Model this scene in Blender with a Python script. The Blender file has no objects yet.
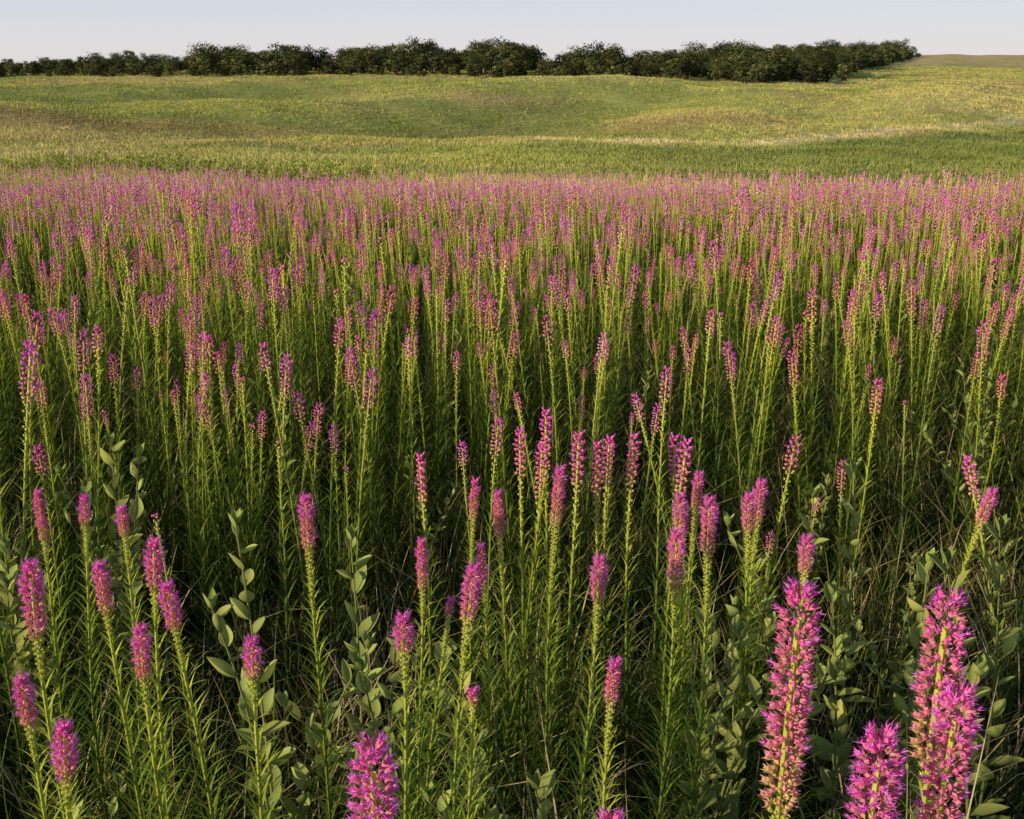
import bpy, math, random
import numpy as np
from mathutils import Vector
random.seed(7); rng=np.random.default_rng(11)
sc=bpy.context.scene
GA=math.pi*(3-math.sqrt(5))
R=random.random
def U(a,b): return a+(b-a)*random.random()
EX,EY=.955,1.38     # plan scale of the survey sketch to metres

# ------------------------------------------------------------ terrain
PY=np.array([-400,-20,0,3,5,10,20,30,45,70,95,120,150,220,300,500,1000,4000.])
PZ=np.array([6,.3,0,-.03,-.2,-.9,-2.4,-3.6,-4.9,-6.8,-8.3,-8.1,-7.2,-5.9,-6.2,-5.6,-12,-60.])
def sstep(a,b,t):
    t=np.clip((t-a)/(b-a),0,1); return t*t*(3-2*t)
def folds(x,y):
    far=sstep(75,125,y)*(1-.75*sstep(185,240,y))
    f=1.3*np.sin(x*.03+y*.03+1)+1.0*np.sin(x*.055-y*.06+.5)+.4*np.sin(x*.11+y*.09)
    f=f-1.9*np.exp(-((x+8-(y-110)*.35)/13)**2)*sstep(95,115,y)*(1-sstep(150,200,y))
    f=f-1.5*np.exp(-((x-40-(y-110)*.5)/9)**2)*sstep(105,125,y)*(1-sstep(150,200,y))
    return far*f
def ground(x,y):
    x=np.asarray(x,float)/EX; y=np.asarray(y,float)/EY
    z=0
    for k,w in ((-.18,1),(-.09,2),(0,3),(.09,2),(.18,1)):
        z=z+w*np.interp(y*(1+k),PY,PZ)
    z=z/9
    z=z+4.6*sstep(20,260,x)*sstep(190,480,y)
    z=z-1.6*sstep(-60,-260,x)*sstep(180,330,y)
    z=z+1.1*sstep(16,70,x)*sstep(62,95,y)*(1-sstep(100,150,y))
    z=z-.8*sstep(5,16,x)*sstep(14,22,y)*(1-sstep(38,60,y))
    z=z+folds(x,y)
    z=z+sstep(6,20,y)*(.15*np.sin(x*.35+y*.21)+.18*np.sin(x*.17-y*.09+2))
    return z
def vnoise(x,y,seed=0):
    x=np.asarray(x,float);y=np.asarray(y,float)
    xi=np.floor(x).astype(np.int64); yi=np.floor(y).astype(np.int64)
    fx=x-xi; fy=y-yi; fx=fx*fx*(3-2*fx); fy=fy*fy*(3-2*fy)
    def h(a,b):
        n=(a*374761393+b*668265263+seed*1274126177)&0x7fffffff
        n=((n^(n>>13))*1274126177)&0x7fffffff
        return ((n^(n>>16))&0xffff)/65535.
    return (h(xi,yi)*(1-fx)+h(xi+1,yi)*fx)*(1-fy)+(h(xi,yi+1)*(1-fx)+h(xi+1,yi+1)*fx)*fy
def fbm(x,y,seed=0,o=4):
    v=0;a=.5;t=0
    for i in range(o):
        v=v+a*vnoise(x*2**i,y*2**i,seed+i);t+=a;a*=.5
    return v/t
def patch_edge(x):
    x=np.asarray(x,float)
    return np.interp(x,[-40,-20,-5,3,8,12,20],[56,53,49,41,33,26,20])+14*(fbm(x*.16,x*0+3,5)-.5)
def lerp(a,b,t):
    t=np.asarray(t)[...,None]; return np.asarray(a)*(1-t)+np.asarray(b)*t
def field_col(x,y):
    x=np.asarray(x)/EX; y=np.asarray(y)/EY
    n1=fbm(x*.02,y*.03,1); n2=fbm(x*.07,y*.12,2); n3=fbm(x*.5,y*.5,3); n4=fbm(x*.03+5,y*.09,6)
    c=lerp((.46,.48,.15),(.59,.53,.22),sstep(.35,.65,n1))
    c=lerp(c,(.29,.35,.105),.75*sstep(.45,.7,n2))
    c=lerp(c,(.54,.40,.21),.55*sstep(.50,.7,n4))
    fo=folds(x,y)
    c=lerp(c,(.24,.30,.09),.65*sstep(-.2,-2.2,fo)); c=lerp(c,(.64,.56,.26),.4*sstep(.6,2.2,fo))  # relief shading put into the colour: hollows darker, crests paler
    py=np.interp(x,[-60,0,20,45,70,120],[82,90,92,99,112,135])
    g=sstep(-4,18,x+6*(n2-.5))*(1-sstep(py-7,py-1,y+8*(n2-.5)))
    c=lerp(c,lerp((.16,.22,.07),(.29,.32,.11),sstep(.4,.65,n2)),.85*g)
    strip=np.exp(-((y-py-3-5*(n2-.5))/2.3)**2)*sstep(-8,6,x)*(1-.35*sstep(25,50,x))*(.6+.5*n2)
    c=lerp(c,(.86,.71,.47),.92*np.clip(strip,0,1))
    strip=np.exp(-((y-(68+9*(n1-.5)))/9)**2)*(1-sstep(-28,4,x))*(.3+n2)
    c=lerp(c,(.72,.61,.36),.8*np.clip(strip,0,1))
    b=np.exp(-((y-116-12*(n1-.5))/8)**2)*(1-sstep(0,60,x))
    c=lerp(c,(.30,.22,.10),.6*np.clip(b*(.4+n2),0,1))
    c=lerp(c,(.70,.54,.32),.7*sstep(330,430,y))
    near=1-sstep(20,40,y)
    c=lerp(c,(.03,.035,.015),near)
    return c*(0.75+.5*n3)[...,None]

# ------------------------------------------------------------ materials
def mat_plant(name,transl=.35):
    m=bpy.data.materials.new(name); m.use_nodes=True; nt=m.node_tree; N=nt.nodes; Lk=nt.links
    N.clear()
    out=N.new('ShaderNodeOutputMaterial')
    p=N.new('ShaderNodeBsdfDiffuse')
    a=N.new('ShaderNodeAttribute'); a.attribute_name='Col'; col=a.outputs['Color']
    Lk.new(col,p.inputs['Color'])
    if transl>0:
        mix=N.new('ShaderNodeMixShader'); mix.inputs[0].default_value=transl; t=N.new('ShaderNodeBsdfTranslucent')
        Lk.new(col,t.inputs['Color'])
        Lk.new(p.outputs[0],mix.inputs[1]); Lk.new(t.outputs[0],mix.inputs[2]); Lk.new(mix.outputs[0],out.inputs[0])
    else: Lk.new(p.outputs[0],out.inputs[0])
    return m
M_field=mat_plant('blazing_star_tissue',.28)
M_solo=mat_plant('flower_plant_tissue',.28)
M_leaf=mat_plant('forb_leaf',.3)
M_grass=mat_plant('meadow_grass_blades',0)
M_tree=mat_plant('oak_foliage_and_bark',0)

# ------------------------------------------------------------ mesh builder
class MB:
    def __init__(s): s.v=[];s.f=[];s.c=[]
    def add(s,vs,fs,cs):
        o=len(s.v); s.v+=vs; s.c+=cs; s.f+=[tuple(i+o for i in f) for f in fs]
    def mesh(s,name,mat):
        me=bpy.data.meshes.new(name); me.from_pydata(s.v,[],s.f)
        a=me.color_attributes.new('Col','FLOAT_COLOR','POINT')
        c=np.ones((len(s.v),4),np.float32); c[:,:3]=np.array(s.c); a.data.foreach_set('color',c.ravel())
        me.materials.append(mat); me.update(); return me
    def arr(s):
        return (np.array(s.v,np.float32),np.array(s.c,np.float32),np.array([i for f in s.f for i in f],np.int64),np.array([len(f) for f in s.f],np.int32))
def mixc(a,b,t): return tuple(a[i]*(1-t)+b[i]*t for i in range(3))
def jit(c,k=.15):
    g=1+U(-k,k); return (c[0]*g*(1+U(-k,k)*.4),c[1]*g,c[2]*g*(1+U(-k,k)*.4))
def blade(mb,p,az,e0,e1,L,w,n,c0,c1,broad=False,fold=.25):
    x,y,z=p; ca,sa=math.cos(az),math.sin(az); vs=[];cs=[];fs=[]
    k=3 if broad else 2
    for i in range(n):
        t=i/n; e=e0+(e1-e0)*t
        ww=w*(math.sin(math.pi*min(.98,(t*.9+.06))**.8) if broad else (1-t**2.2)*.5+.0)
        if broad: ww*=.5
        col=mixc(c0,c1,t)
        vs.append((x-sa*ww,y+ca*ww,z))
        if broad:
            d=ww*fold*2; vs.append((x+math.sin(e)*ca*d,y+math.sin(e)*sa*d,z-math.cos(e)*d)); cs.append(mixc(col,(.42,.46,.16),.3))
        vs.append((x+sa*ww,y-ca*ww,z)); cs+=[col,col]
        st=L/n; x+=math.cos(e)*ca*st;y+=math.cos(e)*sa*st;z+=math.sin(e)*st
    vs.append((x,y,z)); cs.append(c1)
    for i in range(n-1):
        a=i*k; b=a+k
        for j in range(k-1): fs.append((a+j,a+j+1,b+j+1,b+j))
    a=(n-1)*k
    for j in range(k-1): fs.append((a+j,a+j+1,n*k))
    mb.add(vs,fs,cs)
def basis(d):
    l=math.sqrt(sum(q*q for q in d)); d=tuple(q/l for q in d)
    a=(0,0,1) if abs(d[2])<.9 else (1,0,0)
    u=(d[1]*a[2]-d[2]*a[1],d[2]*a[0]-d[0]*a[2],d[0]*a[1]-d[1]*a[0]); l=math.sqrt(sum(q*q for q in u)); u=tuple(q/l for q in u)
    w=(d[1]*u[2]-d[2]*u[1],d[2]*u[0]-d[0]*u[2],d[0]*u[1]-d[1]*u[0]); return d,u,w
def spindle(mb,p,d,l,r,s,prof,c0,c1):
    d,u,w=basis(d); vs=[tuple(p)];cs=[c0];fs=[]
    for (t,rr) in prof:
        for j in range(s):
            a=2*math.pi*j/s; ca=math.cos(a)*rr*r; sa=math.sin(a)*rr*r
            vs.append(tuple(p[i]+d[i]*l*t+u[i]*ca+w[i]*sa for i in range(3))); cs.append(mixc(c0,c1,t))
    vs.append(tuple(p[i]+d[i]*l for i in range(3))); cs.append(c1)
    for j in range(s): fs.append((0,1+(j+1)%s,1+j))
    for k in range(len(prof)-1):
        for j in range(s):
            a=1+k*s; b=a+s; fs.append((a+j,a+(j+1)%s,b+(j+1)%s,b+j))
    a=1+(len(prof)-1)*s; e=len(vs)-1
    for j in range(s): fs.append((a+j,a+(j+1)%s,e))
    mb.add(vs,fs,cs)
def tube(mb,pts,rs,s,cols):
    vs=[];cs=[];fs=[]
    for i,p in enumerate(pts):
        q=pts[min(i+1,len(pts)-1)]; o=pts[max(i-1,0)]
        d,u,w=basis(tuple(q[k]-o[k] for k in range(3)))
        for j in range(s):
            a=2*math.pi*j/s
            vs.append(tuple(p[k]+u[k]*rs[i]*math.cos(a)+w[k]*rs[i]*math.sin(a) for k in range(3))); cs.append(cols[i])
    for i in range(len(pts)-1):
        for j in range(s):
            a=i*s; fs.append((a+j,a+(j+1)%s,a+s+(j+1)%s,a+s+j))
    mb.add(vs,fs,cs)
MAG=(.90,.09,.78); MAG2=(.95,.38,.95); PINK=(.90,.12,.58); SAL=(.88,.33,.44); YG=(.64,.70,.15)
LEAFHI=(.62,.70,.11); LEAF=(.21,.32,.045); LEAFLO=(.032,.064,.013)  # LEAFLO carries painted understory shade for the lowest leaves

def liatris(H,lod,Lo,Lp,Lg,rad,lean=(0,0),bloom=1.):
    """blazing star: open florets Lo, pink buds Lp, green buds Lg, then leafy stem."""
    mb=MB(); bx,by=lean; ph=U(0,6.28); wob=U(.004,.012)
    def ax(z):
        t=z/H; return (bx*t*t+wob*math.sin(t*5+ph),by*t*t+wob*math.cos(t*4+ph),z)
    n={0:14,1:8,2:4,3:3}[lod]; sd={0:6,1:4,2:3,3:3}[lod]
    pts=[ax(H*i/n*.985) for i in range(n+1)]
    w={0:1,1:1.2,2:1.7,3:2.6}[lod]
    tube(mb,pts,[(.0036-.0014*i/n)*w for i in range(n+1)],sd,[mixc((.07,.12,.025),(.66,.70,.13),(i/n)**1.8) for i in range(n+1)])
    tot=Lo+Lp+Lg
    sp={0:.00098,1:.0025,2:.010,3:.022}[lod]; bl={0:.0082,1:.0105,2:.019,3:.032}[lod]; br={0:.0024,1:.0040,2:.0080,3:.0135}[lod]
    s=0;i=0
    while s<tot:
        z=H-s; p=ax(z); az=i*GA+U(-.2,.2)
        topf=min(1,(s+.006)/.025)
        op=s<Lo*U(.85,1.1); grn=s>=Lo+Lp
        if not grn:
            t=(s/(Lo+Lp)); col=mixc(PINK,SAL,min(1,max(0,t*1.1+U(-.2,.2)))); r=rad*(.6+.4*topf); q=1.
            if s>Lo+Lp*.75: col=mixc(col,YG,U(.1,.6))
            if lod==0 and R()<.25: col=mixc(col,(.55,.3,.2),.5)
        else:
            t=(s-Lo-Lp)/max(Lg,.01); col=mixc(mixc(SAL,YG,.7),YG,min(1,t*2.5)); r=rad*(.8-.5*t); q=.85-.35*t
        col=jit(col)
        el=(.95 if s<.012 else .45)+(.45 if grn else 0); ce,se=math.cos(el),math.sin(el)
        d=(ce*math.cos(az),ce*math.sin(az),se)
        l=bl*q*(.8+.4*R()); off=max(0,r-l*.75*ce)
        pb=(p[0]+d[0]*off*.8,p[1]+d[1]*off*.8,p[2]+d[2]*off*.3)
        if lod==0:
            spindle(mb,pb,d,l*.9,br*q,4,[(.35,1),(.8,.8)],mixc(col,YG,.4),col)
            dd,u,w2=basis(d)
            for k in range(5):
                a=k*1.257+U(-.3,.3)
                bp=tuple(pb[m]+d[m]*l*.45+(u[m]*math.cos(a)+w2[m]*math.sin(a))*br*.9*q for m in range(3))
                tp=tuple(pb[m]+d[m]*l*1.02+(u[m]*math.cos(a)+w2[m]*math.sin(a))*br*1.9*q for m in range(3))
                sv=tuple((-u[m]*math.sin(a)+w2[m]*math.cos(a))*.0009 for m in range(3))
                c2=jit(mixc(col,(.9,.58,.52),.4) if not grn else mixc(col,(.55,.6,.22),.4))
                mb.add([tuple(bp[m]-sv[m] for m in range(3)),tuple(bp[m]+sv[m] for m in range(3)),tp],[(0,1,2)],[col,col,c2])
        elif lod==1: spindle(mb,pb,d,l,br*q,4,[(.5,1)],col,mixc(col,(.9,.5,.6),.25) if not grn else col)
        else: spindle(mb,pb,d,l,br*q,3 if lod==3 else 4,[(.5,1)],mixc(col,MAG,.75) if (op and bloom) else col,mixc(col,MAG,.4 if not grn else 0) if not op else MAG2)
        if (op or (s<Lo+Lp*.8 and R()<.22)) and lod<2 and R()<bloom:
            nf={0:13,1:5}[lod]
            dd,u,w2=basis(d); tip=tuple(pb[m]+d[m]*l*.8 for m in range(3))
            for k in range(nf):
                a=R()*6.28; sp2=U(.15,1.3); fl=U(.004,.008)*(1.1 if lod else 1); wd=.00030 if lod==0 else .0009
                g=tuple(d[m]+(u[m]*math.cos(a)+w2[m]*math.sin(a))*sp2 for m in range(3)); g,_,_=basis(g)
                sv=tuple((-u[m]*math.sin(a)+w2[m]*math.cos(a))*wd for m in range(3))
                c2=jit(MAG2 if R()<.6 else MAG,.2)
                md=tuple(tip[m]+g[m]*fl*.55 for m in range(3))
                tp=tuple(tip[m]+g[m]*fl+U(-.0022,.0022) for m in range(3))
                mb.add([tuple(tip[m]-sv[m] for m in range(3)),tuple(tip[m]+sv[m] for m in range(3)),tuple(md[m]+sv[m] for m in range(3)),tuple(md[m]-sv[m] for m in range(3)),tp],[(0,1,2,3),(3,2,4)],[MAG,MAG,c2,c2,c2])
        s+=sp*(1 if not grn else 1.6); i+=1
    nl={0:190,1:84,2:24,3:8}[lod]; z1=H-(Lo+Lp+.45*Lg)
    for k in range(nl):
        t=((k+R())/nl)**.85; z=z1*(.04+.96*t); p=ax(z); az=k*GA+U(-.3,.3)
        L=(.12*(1-t)**.9+.022)*U(.8,1.2); wd=(.0042-.001*t)*{0:1,1:1.35,2:2.3,3:4.2}[lod]
        c=mixc(LEAFLO,LEAF,min(1,(t/.7)**1.6)) if t<.7 else mixc(LEAF,LEAFHI,(t-.7)/.3)  # leaves darken down the stem: understory shade painted into their green
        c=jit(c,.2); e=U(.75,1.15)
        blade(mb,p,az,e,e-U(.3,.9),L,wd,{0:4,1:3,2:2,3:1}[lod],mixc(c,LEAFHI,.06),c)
    return mb
def grass(n,h,spread,wd,seg,cols,bend=1.):
    mb=MB()
    for i in range(n):
        a=R()*6.28; r=spread*math.sqrt(R()); p=(r*math.cos(a),r*math.sin(a),-.02)
        c=jit(random.choice(cols),.25); L=h*U(.5,1.15); az=R()*6.28; e=U(1.15,1.55)
        blade(mb,p,az,e,e-U(.2,1.3)*bend,L,wd*U(.7,1.3),seg,mixc(c,(.03,.04,.012),.5),mixc(c,(.5,.45,.15),.12))  # blade roots darkened, shade between the plants painted in
    return mb
def forb(h,n,ll,cols,br=0,seg=6):
    mb=MB(); bx,by=U(-.08,.08),U(-.08,.08)
    def stem(p0,hh,bx,by,n):
        ax=lambda t:(p0[0]+bx*t*t,p0[1]+by*t*t,p0[2]+hh*t)
        tube(mb,[ax(i/6) for i in range(7)],[.0035*(1-.6*i/6) for i in range(7)],5,[(.26,.28,.10)]*7)
        for k in range(n):
            t=.12+.88*(k+.5)/n; p=ax(t); az=k*2.4+U(-.4,.4); L=ll*(1.15-.5*t)*U(.7,1.2)
            e=U(.25,1.0)+.4*t; c=jit(mixc(random.choice(cols),(.42,.48,.13),.7*t*t),.28)
            blade(mb,p,az,e,e-U(.1,.9),L,L*U(.42,.64),seg,c,mixc(c,(.48,.5,.18),.35),True,U(.2,.55))
        for k in range(5):
            p=ax(1.); blade(mb,p,R()*6.28,1.3,.9,ll*.5,ll*.22,5,cols[1],cols[1],True,.3)
    stem((0,0,0),h,bx,by,n)
    for b in range(br):
        a=R()*6.28; stem((0.01*math.cos(a),.01*math.sin(a),h*.1),h*U(.6,.9),.15*math.cos(a),.15*math.sin(a),int(n*.75))
    return mb

def link(o): sc.collection.objects.link(o); return o
def bake(name,xy,scl,idx,tint,P,tilt=.08,mat=None):
    """one mesh made of many copies of small plant meshes standing on the ground"""
    N=len(xy); base=np.zeros((N,3),np.float32); base[:,:2]=xy; base[:,2]=ground(xy[:,0],xy[:,1])
    rz=rng.uniform(0,6.2832,N); tx=rng.normal(0,tilt,N); ty=rng.normal(0,tilt,N)
    idx=np.asarray(idx); VV=[];CC=[];LL=[];SS=[];off=0
    for k,(V,C,L,S) in enumerate(P):
        m=np.where(idx==k)[0]; n=len(m)
        if n==0: continue
        c,s=np.cos(rz[m])[:,None],np.sin(rz[m])[:,None]; q=np.asarray(scl)[m][:,None]
        x=(V[:,0]*c-V[:,1]*s)*q; y=(V[:,0]*s+V[:,1]*c)*q; z=V[:,2]*q
        x2=x+z*tx[m][:,None]; y2=y+z*ty[m][:,None]
        W=np.stack([x2,y2,z],-1)+base[m][:,None,:]
        VV.append(W.reshape(-1,3).astype(np.float32))
        CC.append(np.clip(C[None]*np.asarray(tint)[m][:,None,:],0,.95).reshape(-1,3).astype(np.float32))
        o=off+np.arange(n)*len(V); LL.append((L[None]+o[:,None]).ravel()); SS.append(np.tile(S,n)); off+=n*len(V)
    V=np.concatenate(VV);C=np.concatenate(CC);L=np.concatenate(LL);S=np.concatenate(SS)
    me=bpy.data.meshes.new(name); me.vertices.add(len(V)); me.vertices.foreach_set('co',V.ravel())
    me.loops.add(len(L)); me.loops.foreach_set('vertex_index',L.astype(np.int32))
    st=np.concatenate([[0],np.cumsum(S)[:-1]]); me.polygons.add(len(S)); me.polygons.foreach_set('loop_start',st.astype(np.int32))
    me.update(calc_edges=True)
    a=me.color_attributes.new('Col','FLOAT_COLOR','POINT'); c=np.ones((len(V),4),np.float32); c[:,:3]=C; a.data.foreach_set('color',c.ravel())
    me.materials.append(mat or M_grass)
    return link(bpy.data.objects.new(name,me))
def wedge(d0,d1,dens,k=.5,m=1.4):
    W=2*(k*d1+m); M=int(W*(d1-d0)*dens)
    y=rng.uniform(d0,d1,M); x=rng.uniform(-W/2,W/2,M)
    ok=np.abs(x)<k*y+m
    return np.stack([x[ok],y[ok]],1)

# ------------------------------------------------------------ ground sheet
rad=np.concatenate([[0.0],np.geomspace(.4,3800,330)]); na_=900
ang=np.linspace(0,2*math.pi,na_,endpoint=False)
rr,aa=np.meshgrid(rad[1:],ang,indexing='ij'); X=(rr*np.sin(aa)).ravel(); Y=(rr*np.cos(aa)).ravel()
X=np.concatenate([[0],X]); Y=np.concatenate([[0],Y]); Z=ground(X,Y)
nr=len(rad)-1
i,j=np.meshgrid(np.arange(nr-1),np.arange(na_),indexing='ij'); a=1+i*na_+j; b=1+i*na_+(j+1)%na_
quads=np.stack([a,b,b+na_,a+na_],-1).reshape(-1,4)
me=bpy.data.meshes.new('ground'); nv=len(X)
tris=np.stack([np.zeros(na_,int),1+(np.arange(na_)+1)%na_,1+np.arange(na_)],-1)
me.vertices.add(nv); me.vertices.foreach_set('co',np.stack([X,Y,Z],1).astype(np.float32).ravel())
loops=np.concatenate([quads[:,::-1].ravel(),tris[:,::-1].ravel()]); me.loops.add(len(loops)); me.loops.foreach_set('vertex_index',loops.astype(np.int32))
st=np.concatenate([np.arange(len(quads))*4,len(quads)*4+np.arange(na_)*3]); me.polygons.add(len(st)); me.polygons.foreach_set('loop_start',st.astype(np.int32))
me.update(calc_edges=True); me.validate()
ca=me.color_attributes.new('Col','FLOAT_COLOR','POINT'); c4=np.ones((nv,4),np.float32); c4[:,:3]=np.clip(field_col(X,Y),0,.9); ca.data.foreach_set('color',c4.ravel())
g=link(bpy.data.objects.new('ground',me))
if me.polygons[10].normal.z<0: me.flip_normals()
me.polygons.foreach_set('use_smooth',np.ones(len(me.polygons),bool))
m=bpy.data.materials.new('prairie_ground'); m.use_nodes=True; nt=m.node_tree; N=nt.nodes; l=nt.links
p=N['Principled BSDF']; p.inputs['Roughness'].default_value=.95; p.inputs['Specular IOR Level'].default_value=.05
at=N.new('ShaderNodeAttribute'); at.attribute_name='Col'
tc=N.new('ShaderNodeTexCoord'); n1=N.new('ShaderNodeTexNoise'); n1.inputs['Scale'].default_value=1.3; n1.inputs['Detail'].default_value=6; n1.inputs['Roughness'].default_value=.7
l.new(tc.outputs['Object'],n1.inputs['Vector'])
mr=N.new('ShaderNodeMapRange'); mr.inputs['From Min'].default_value=.3; mr.inputs['From Max'].default_value=.7; mr.inputs['To Min'].default_value=.5; mr.inputs['To Max'].default_value=1.3
l.new(n1.outputs['Fac'],mr.inputs['Value'])
vm=N.new('ShaderNodeVectorMath'); vm.operation='SCALE'; l.new(at.outputs['Color'],vm.inputs[0]); l.new(mr.outputs[0],vm.inputs['Scale'])
l.new(vm.outputs[0],p.inputs['Base Color'])
bp=N.new('ShaderNodeBump'); bp.inputs['Strength'].default_value=.8; bp.inputs['Distance'].default_value=.5; l.new(n1.outputs['Fac'],bp.inputs['Height']); l.new(bp.outputs[0],p.inputs['Normal'])
me.materials.append(m)

# ------------------------------------------------------------ foreground blazing stars, each a plant of its own
# x, y, height, open, pink buds, green buds, radius, lean x, lod
FG=[(.222,.496,1.28,.006,.172,.03,.0165,.0,0),(.341,.481,1.27,.008,.12,.02,.0165,.0,0),(.321,.450,1.225,.03,.13,.02,.0160,-.0,0),(.258,.424,1.20,.09,.06,.03,.0165,0,0),
(-.106,.421,1.185,.08,.03,.05,.0165,0,0),(.080,.446,1.09,.02,.04,.05,.012,0,0),
(-.612,.858,1.05,.045,.05,.06,.0135,.01,0),(-.604,.758,.95,.03,.03,.05,.010,0,0),(-.524,.689,.94,.05,.015,.05,.012,.02,0),
(-.590,.965,.98,.02,.05,.05,.0105,-.01,0),(-.54,1.007,.98,.05,.02,.05,.0125,.02,0),(-.495,.968,.95,.045,.02,.06,.0115,-.02,0),(-.487,.868,.95,.03,.04,.05,.0105,.02,0),
(-.902,1.315,.9,.004,.09,.06,.009,0,0),(-.831,1.305,.88,.02,.03,.08,.0105,0,0),(-.736,1.294,.88,.02,.03,.08,.010,0.01,0),
(-.350,1.199,.96,.04,.05,.12,.0125,-.0,0),(-.336,.828,.95,.03,.02,.04,.0105,.03,0),(-.158,.877,.95,.035,.012,.06,.012,.0,0),
(-.060,.986,.96,.05,.03,.10,.0125,.03,0),(-.063,.857,.84,.006,.01,.05,.008,.02,0),(-.167,1.16,.88,.004,.08,.06,.0085,0,0),(-.055,1.205,.85,.004,.07,.06,.009,0,0),
(-.019,1.327,.9,.004,.08,.12,.010,0,0),(.127,1.054,.92,.04,.03,.08,.0115,.0,0),(.147,.854,.9,.006,.05,.09,.0095,.03,0),
(.274,1.129,.93,.035,.06,.08,.0125,0.01,0),(.34,1.186,.97,.045,.05,.12,.013,.01,0),(.502,1.154,.9,.03,.03,.06,.011,0,0),
(.022,1.58,.9,.02,.08,.14,.0125,0,1),(.053,1.506,.9,.02,.10,.12,.0125,.01,1),(.086,1.705,.9,.05,.06,.14,.013,0,1),(.133,1.514,.92,.06,.05,.14,.0135,0,1),
(.193,1.57,.88,.004,.11,.14,.0115,0,1),(.223,1.585,.88,.03,.07,.14,.0125,.01,1),(.266,1.555,.9,.03,.08,.14,.0125,0,1),(.366,1.498,.92,.03,.08,.14,.013,.03,1),
(.356,1.596,.88,.04,.06,.14,.013,0,1),(.372,1.411,.88,.02,.05,.12,.011,0,0),(.328,1.331,.88,.05,.03,.1,.0125,0,0),(.462,1.351,.88,.03,.04,.1,.0115,0,0),(.5,1.383,.88,.03,.05,.1,.0115,.02,0),
(.932,1.46,.9,.04,.04,.1,.0125,-.16,1),(.917,1.311,.9,.03,.03,.1,.011,.12,0),(.089,1.302,.95,.02,.08,.16,.0115,0.02,0),(-.198,1.567,.85,.004,.10,.12,.010,0,1),
(-.078,1.432,.85,.004,.07,.12,.009,0,0),(-.114,1.099,.8,.003,.02,.1,.007,.04,0)]
for (x,y,h,lo,lp,lg,r_,lx,lod) in FG:
    x=.955*x; y=1.3125*y+.287*(1.65-h)
    mb=liatris(h,lod,lo,lp,lg,r_,(lx,U(-.02,.02)))
    o=link(bpy.data.objects.new('blazing_star_flower',mb.mesh('blazing_star_flower',M_solo)))
    o.location=(x-lx,y,float(ground(x,y)))

# ------------------------------------------------------------ the blazing star field
def variants(lod,n):
    out=[]
    for k in range(n):
        lo=U(.025,.055) if k%3 else U(.0,.01); lp=U(.035,.07); lg=U(.09,.17)
        if k%4==3: lo=0;lp=U(.0,.015)
        r_=U(.0145,.0185) if lod==1 else U(.0175,.0215)
        if lod>=2: lp*=1.5;lg*=.75;lo*=1.25
        if lod>=2 and k%4==3: lp=.03;lo=.015
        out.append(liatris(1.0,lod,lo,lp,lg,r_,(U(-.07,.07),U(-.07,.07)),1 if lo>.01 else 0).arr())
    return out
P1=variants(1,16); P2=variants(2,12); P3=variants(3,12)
def field(name,d0,d1,dens,P,n,k=.5,m=1.4):
    xy=wedge(d0,d1,dens,k,m)
    nz=fbm(xy[:,0]*.8+7,xy[:,1]*.65,21,4)
    keep=(rng.random(len(xy))<np.clip(.58+(nz-.46)*5.5,.06,1))
    pe=patch_edge(xy[:,0])
    keep&=(xy[:,1]<pe+rng.normal(0,4.,len(xy)))
    keep&=rng.random(len(xy))<np.clip(1.15-1.05*sstep(-18,5,xy[:,1]-pe)*(1.5-1.3*fbm(xy[:,0]*.35,xy[:,1]*.1,31,3)),.04,1)
    rad_=np.hypot(xy[:,0],xy[:,1]); keep&=rng.random(len(xy))<np.clip((rad_-1.95)/1.3,.0,1)
    xy=xy[keep]; N=len(xy)
    scl=np.clip(rng.normal(.835,.12,N),.46,1.12)*(.88+.24*fbm(xy[:,0]*.35,xy[:,1]*.35,8,2))
    t=np.ones((N,3)); w=rng.uniform(-1,1,(N,1)); t=t*(1+.2*w); t[:,2]*=1+.25*rng.uniform(-1,1,N)
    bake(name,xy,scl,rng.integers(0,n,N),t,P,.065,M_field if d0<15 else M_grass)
    return N
field('blazing_star_patch',1.95,7,54,P1,16)
field('blazing_star_patch_middle',7,20,46,P2,12,.5,2)
field('blazing_star_patch_distant',20,62,33,P3,12,.5,2.5)

# ------------------------------------------------------------ grasses and forbs between the flowers
GC=[(.05,.09,.016),(.075,.13,.02),(.035,.07,.012),(.16,.22,.04),(.065,.11,.026)]
GD=GC+[(.46,.36,.17),(.38,.28,.13)]
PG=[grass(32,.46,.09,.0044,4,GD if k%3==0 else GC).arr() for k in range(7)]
PGf=[grass(16,.5,.22,.02,2,GC+[(.28,.33,.07)],.7).arr() for k in range(5)]
xy=wedge(.4,7,42,.52,1.3); N=len(xy)
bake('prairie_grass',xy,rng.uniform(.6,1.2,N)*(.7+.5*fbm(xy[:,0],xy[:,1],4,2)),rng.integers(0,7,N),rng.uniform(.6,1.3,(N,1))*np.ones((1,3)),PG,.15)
xy=wedge(7,62,5.5,.5,3); pe=patch_edge(xy[:,0]); xy=xy[xy[:,1]<pe+5]; N=len(xy)
e=sstep(-22,-4,xy[:,1]-patch_edge(xy[:,0]))
bake('prairie_grass_middle',xy,rng.uniform(.7,1.2,N)*(1+.35*e),rng.integers(0,5,N),lerp((1,1,1),(5.2,3.9,4.2),e)*rng.uniform(.6,1.3,(N,1)),PGf,.12)
PD=[grass(14,.5,.1,.003,6,[(.6,.47,.26),(.5,.37,.19),(.65,.55,.33)],1.7).arr() for k in range(4)]
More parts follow.
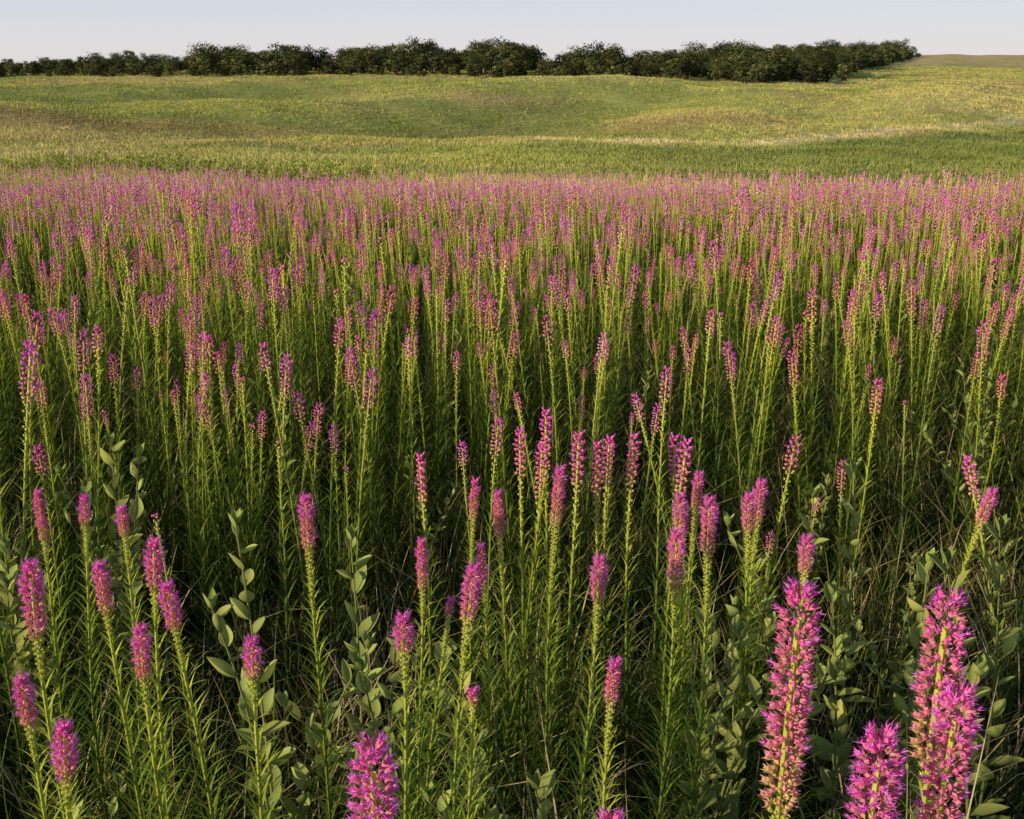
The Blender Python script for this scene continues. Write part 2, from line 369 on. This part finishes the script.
xy=wedge(.8,6,7,.5,1.2); xy=np.concatenate([xy,np.array([[.06,1.6],[.1,1.8],[.16,1.5],[-.05,1.75],[.2,1.7],[.12,1.45],[-.28,1.5],[.3,1.9],[-.4,1.9]])]); N=len(xy)
bake('dry_grass',xy,rng.uniform(.8,1.4,N),rng.integers(0,4,N),np.ones((N,3)),PD,.25)
FC=[(.20,.28,.078),(.26,.34,.095),(.14,.21,.052),(.33,.39,.105)]
PF=[forb(U(.52,.76),random.choice([18,21,24]),.06,FC,k%3).arr() for k in range(9)]
sp=np.array([(-.457,1.178),(-.316,1.239),(.014,1.078),(.307,1.147),(.692,1.346),(.773,1.228),(.906,1.17),(-1.163,1.597),(-1.055,1.5),(.60,1.42),(.83,1.38),(.72,1.45),(.64,1.5),(-1.2,1.9),(.38,1.2),(.97,1.3),(-.95,1.75),(-1.05,1.8),(-.2,1.3),(.45,1.26)])
sp[:,0]*=.955; sp[:,1]=sp[:,1]*1.3125+.25
xy=wedge(1.2,9,2.0,.5,1.2); xy=np.concatenate([sp,xy]); N=len(xy)
sc_=rng.uniform(.65,1.12,N); sc_[:len(sp)]=rng.uniform(.95,1.2,len(sp))
bake('broadleaf_forbs',xy,sc_,rng.integers(0,9,N),rng.uniform(.8,1.3,(N,1))*np.ones((1,3)),PF,.12,M_leaf)

# ------------------------------------------------------------ meadow grass over valley and hillside
W1=[(.9,.9,.9),(1.1,1.05,.9),(.8,.9,.7)]
def tuft_mesh(n,h,spread,wd):
    mb=MB()
    for i in range(n):
        a=R()*6.28; r=spread*math.sqrt(R()); c=jit(random.choice(W1),.2)
        e=U(1.0,1.5); blade(mb,(r*math.cos(a),r*math.sin(a),-.03),R()*6.28,e,e-U(.2,.9),h*U(.5,1.1),wd,1,mixc(c,(.5,.6,.4),.2),c)
    return mb.arr()
PT=[tuft_mesh(18,.32,.6,.07) for k in range(5)]
def meadow(name,d0,d1,dens,s0,k=.52,m=6):
    xy=wedge(d0,d1,dens,k,m); xy=xy[xy[:,1]>patch_edge(xy[:,0])-1]
    xy=xy[rng.random(len(xy))<np.clip(.2+1.6*fbm(xy[:,0]*.08,xy[:,1]*.06,41,3),.2,1)]; N=len(xy)
    t=field_col(xy[:,0],xy[:,1])*rng.uniform(.8,1.2,(N,1))
    e=1-sstep(0,10,xy[:,1]-patch_edge(xy[:,0])); t=lerp(t,(.54,.48,.19),e*.8)
    bake(name,xy,s0*rng.uniform(.6,1.3,N),rng.integers(0,5,N),t,PT,.1)
meadow('meadow_grass',20,110,3.2,.95)
meadow('meadow_grass_valley',110,210,1.0,1.1)
meadow('meadow_grass_hillside',210,450,.35,1.4)
PW=[forb(.9,22,.13,[(.26,.34,.08),(.36,.42,.13)],3,3).arr() for k in range(4)]
N=460; xx=rng.uniform(-30,-7,N); yy=patch_edge(xx)+rng.normal(2,4,N)
bake('weed_thicket',np.stack([xx,yy],1),rng.uniform(.8,1.45,N),rng.integers(0,4,N),rng.uniform(.7,1.2,(N,1))*np.array([[1.1,1.1,.9]]),PW,.1)

# ------------------------------------------------------------ trees
def tree(H,Wd,ncl,low=.30):
    mb=MB(); bark=(.10,.08,.06)
    th_=H*U(.2,.27); k=U(-.3,.3)
    tube(mb,[(0,0,-.3),(k*.3,0,th_*.5),(k,.1,th_),(k*1.3,.1,H*.6)],[.32,.24,.2,.08],7,[bark]*4)
    cl=[]
    for i in range(ncl):
        a=i*GA+U(-.5,.5); t=(i+.5)/ncl
        zz=H*(low+(.92-low)*t*U(.85,1.05)); rr=Wd*.5*math.sqrt(max(.05,1-((zz/H-.5)/.52)**2))*U(.45,1.0)
        c=(rr*math.cos(a),rr*math.sin(a),zz); cl.append((c,U(.09,.17)*H))
        if i%2==0: tube(mb,[(k*.8,.1,th_*U(.8,1.3)),(c[0]*.5,c[1]*.5,(zz+th_)/2*U(.9,1.1)),c],[.12,.08,.03],4,[bark]*3)
    for c,r in cl:
        base=jit(random.choice([(.06,.085,.034),(.085,.11,.04),(.045,.063,.026),(.115,.135,.05)]),.25)
        for q in range(64):
            d=basis((random.gauss(0,1),random.gauss(0,1),random.gauss(0,.8)))
            rr=r*(R()**.4)*U(.8,1.25); p=tuple(c[m]+d[0][m]*rr*(1.3,1.3,.8)[m] for m in range(3)); s=U(.13,.31)
            n=basis((d[0][0]+U(-.7,.7),d[0][1]+U(-.7,.7),d[0][2]+U(-.7,.7)+.3)); u,w=n[1],n[2]
            col=jit(base,.25)
            mb.add([tuple(p[m]+u[m]*s for m in range(3)),tuple(p[m]+w[m]*s*.7 for m in range(3)),tuple(p[m]-u[m]*s for m in range(3)),tuple(p[m]-w[m]*s*.7 for m in range(3))],[(0,1,2,3)],[col]*4)
    return mb.arr()
TR=[tree(*a) for a in ((8,7.4,26),(9.4,7,28),(7,7.8,26),(8.2,6,24),(6,5.8,20,.1),(9.6,8.3,34),(3.2,5,16,.05),(4,4.5,16,.05))]
pts=[];scs=[];ids=[]
path=[(-330,330),(-240,305),(-170,290),(-110,275),(-50,262),(0,245),(35,222),(62,212),(88,235),(118,290),(158,360),(218,455)]
for row,(off,dn) in enumerate([(-2,1.0),(2,1.0),(8,1.2),(15,1.2),(24,1.2),(38,1.1),(55,1.)]):
    for a,b in zip(path[:-1],path[1:]):
        Ls=math.hypot(b[0]-a[0],b[1]-a[1]); n=int(Ls/4.8*dn)
        for i in range(n):
            t=(i+R())/n; x=a[0]+(b[0]-a[0])*t; y=a[1]+(b[1]-a[1])*t
            nx,ny=-(b[1]-a[1])/Ls,(b[0]-a[0])/Ls
            if ny<0: nx,ny=-nx,-ny
            x+=nx*(off+U(-4,4)); y+=ny*(off+U(-4,4)); pts.append((x*EX,y*EY))
            v=float(fbm(x*.07,y*.03,9,3)); loc=np.interp(x,[-200,-120,-60,-20,10,60,100,160,220],[.80,.88,.96,1.18,1.0,.96,1.05,.96,.82])
            scs.append((.34+.86*v)*U(.66,1.24)*loc)
            ids.append(random.choice([6,7,4]) if row==0 else random.choice([0,1,2,3,4,5]))
pts=np.array(pts); N=len(pts)
bake('distant_tree_line',pts,scs,ids,rng.uniform(.5,1.5,(N,1))*np.array([[1.1,1,1.0]]),TR,.04,M_tree)

# ------------------------------------------------------------ light, sky, camera
sx,sy,el=-.88,-.47,math.radians(17)
hl=math.hypot(sx,sy); dirv=(sx/hl*math.cos(el),sy/hl*math.cos(el),math.sin(el))
sun=bpy.data.lights.new('sun','SUN'); sun.energy=5; sun.angle=math.radians(.6); sun.color=(1,.82,.56)
so=link(bpy.data.objects.new('sun',sun)); so.rotation_euler=Vector(dirv).to_track_quat('Z','Y').to_euler()
w=bpy.data.worlds.new('World'); sc.world=w; w.use_nodes=True; nt=w.node_tree; N=nt.nodes; l=nt.links
sk=N.new('ShaderNodeTexSky'); sk.sky_type='NISHITA'; sk.sun_disc=False; sk.sun_elevation=el; sk.sun_rotation=math.atan2(sx,sy)
sk.air_density=1.0; sk.dust_density=.6; sk.ozone_density=2
tc=N.new('ShaderNodeTexCoord'); sep=N.new('ShaderNodeSeparateXYZ'); l.new(tc.outputs['Generated'],sep.inputs[0])
cr=N.new('ShaderNodeValToRGB'); l.new(sep.outputs['Z'],cr.inputs[0])
e=cr.color_ramp.elements; e[0].position=0; e[0].color=(.82,.78,.80,1); e[1].position=1; e[1].color=(.10,.14,.23,1)
q=e.new(.05); q.color=(.64,.71,.86,1); q=e.new(.2); q.color=(.29,.35,.47,1); q=e.new(.5); q.color=(.14,.19,.29,1)
sca=N.new('ShaderNodeVectorMath'); sca.operation='SCALE'; sca.inputs['Scale'].default_value=8.3; l.new(cr.outputs[0],sca.inputs[0])
mx=N.new('ShaderNodeMix'); mx.data_type='RGBA'; mx.inputs[0].default_value=.85
l.new(sk.outputs[0],mx.inputs[6]); l.new(sca.outputs[0],mx.inputs[7])
bg=N['Background']; bg.inputs[1].default_value=.12; l.new(mx.outputs[2],bg.inputs[0])
cam=bpy.data.cameras.new('camera'); co=link(bpy.data.objects.new('camera',cam)); sc.camera=co
co.location=(0,0,1.65); co.rotation_euler=(math.radians(90-17.37),0,0); cam.lens=1150/1024*36; cam.sensor_width=36; cam.clip_start=.02; cam.clip_end=6000
sc.view_settings.view_transform='Standard'; sc.view_settings.look='None'; sc.view_settings.exposure=0
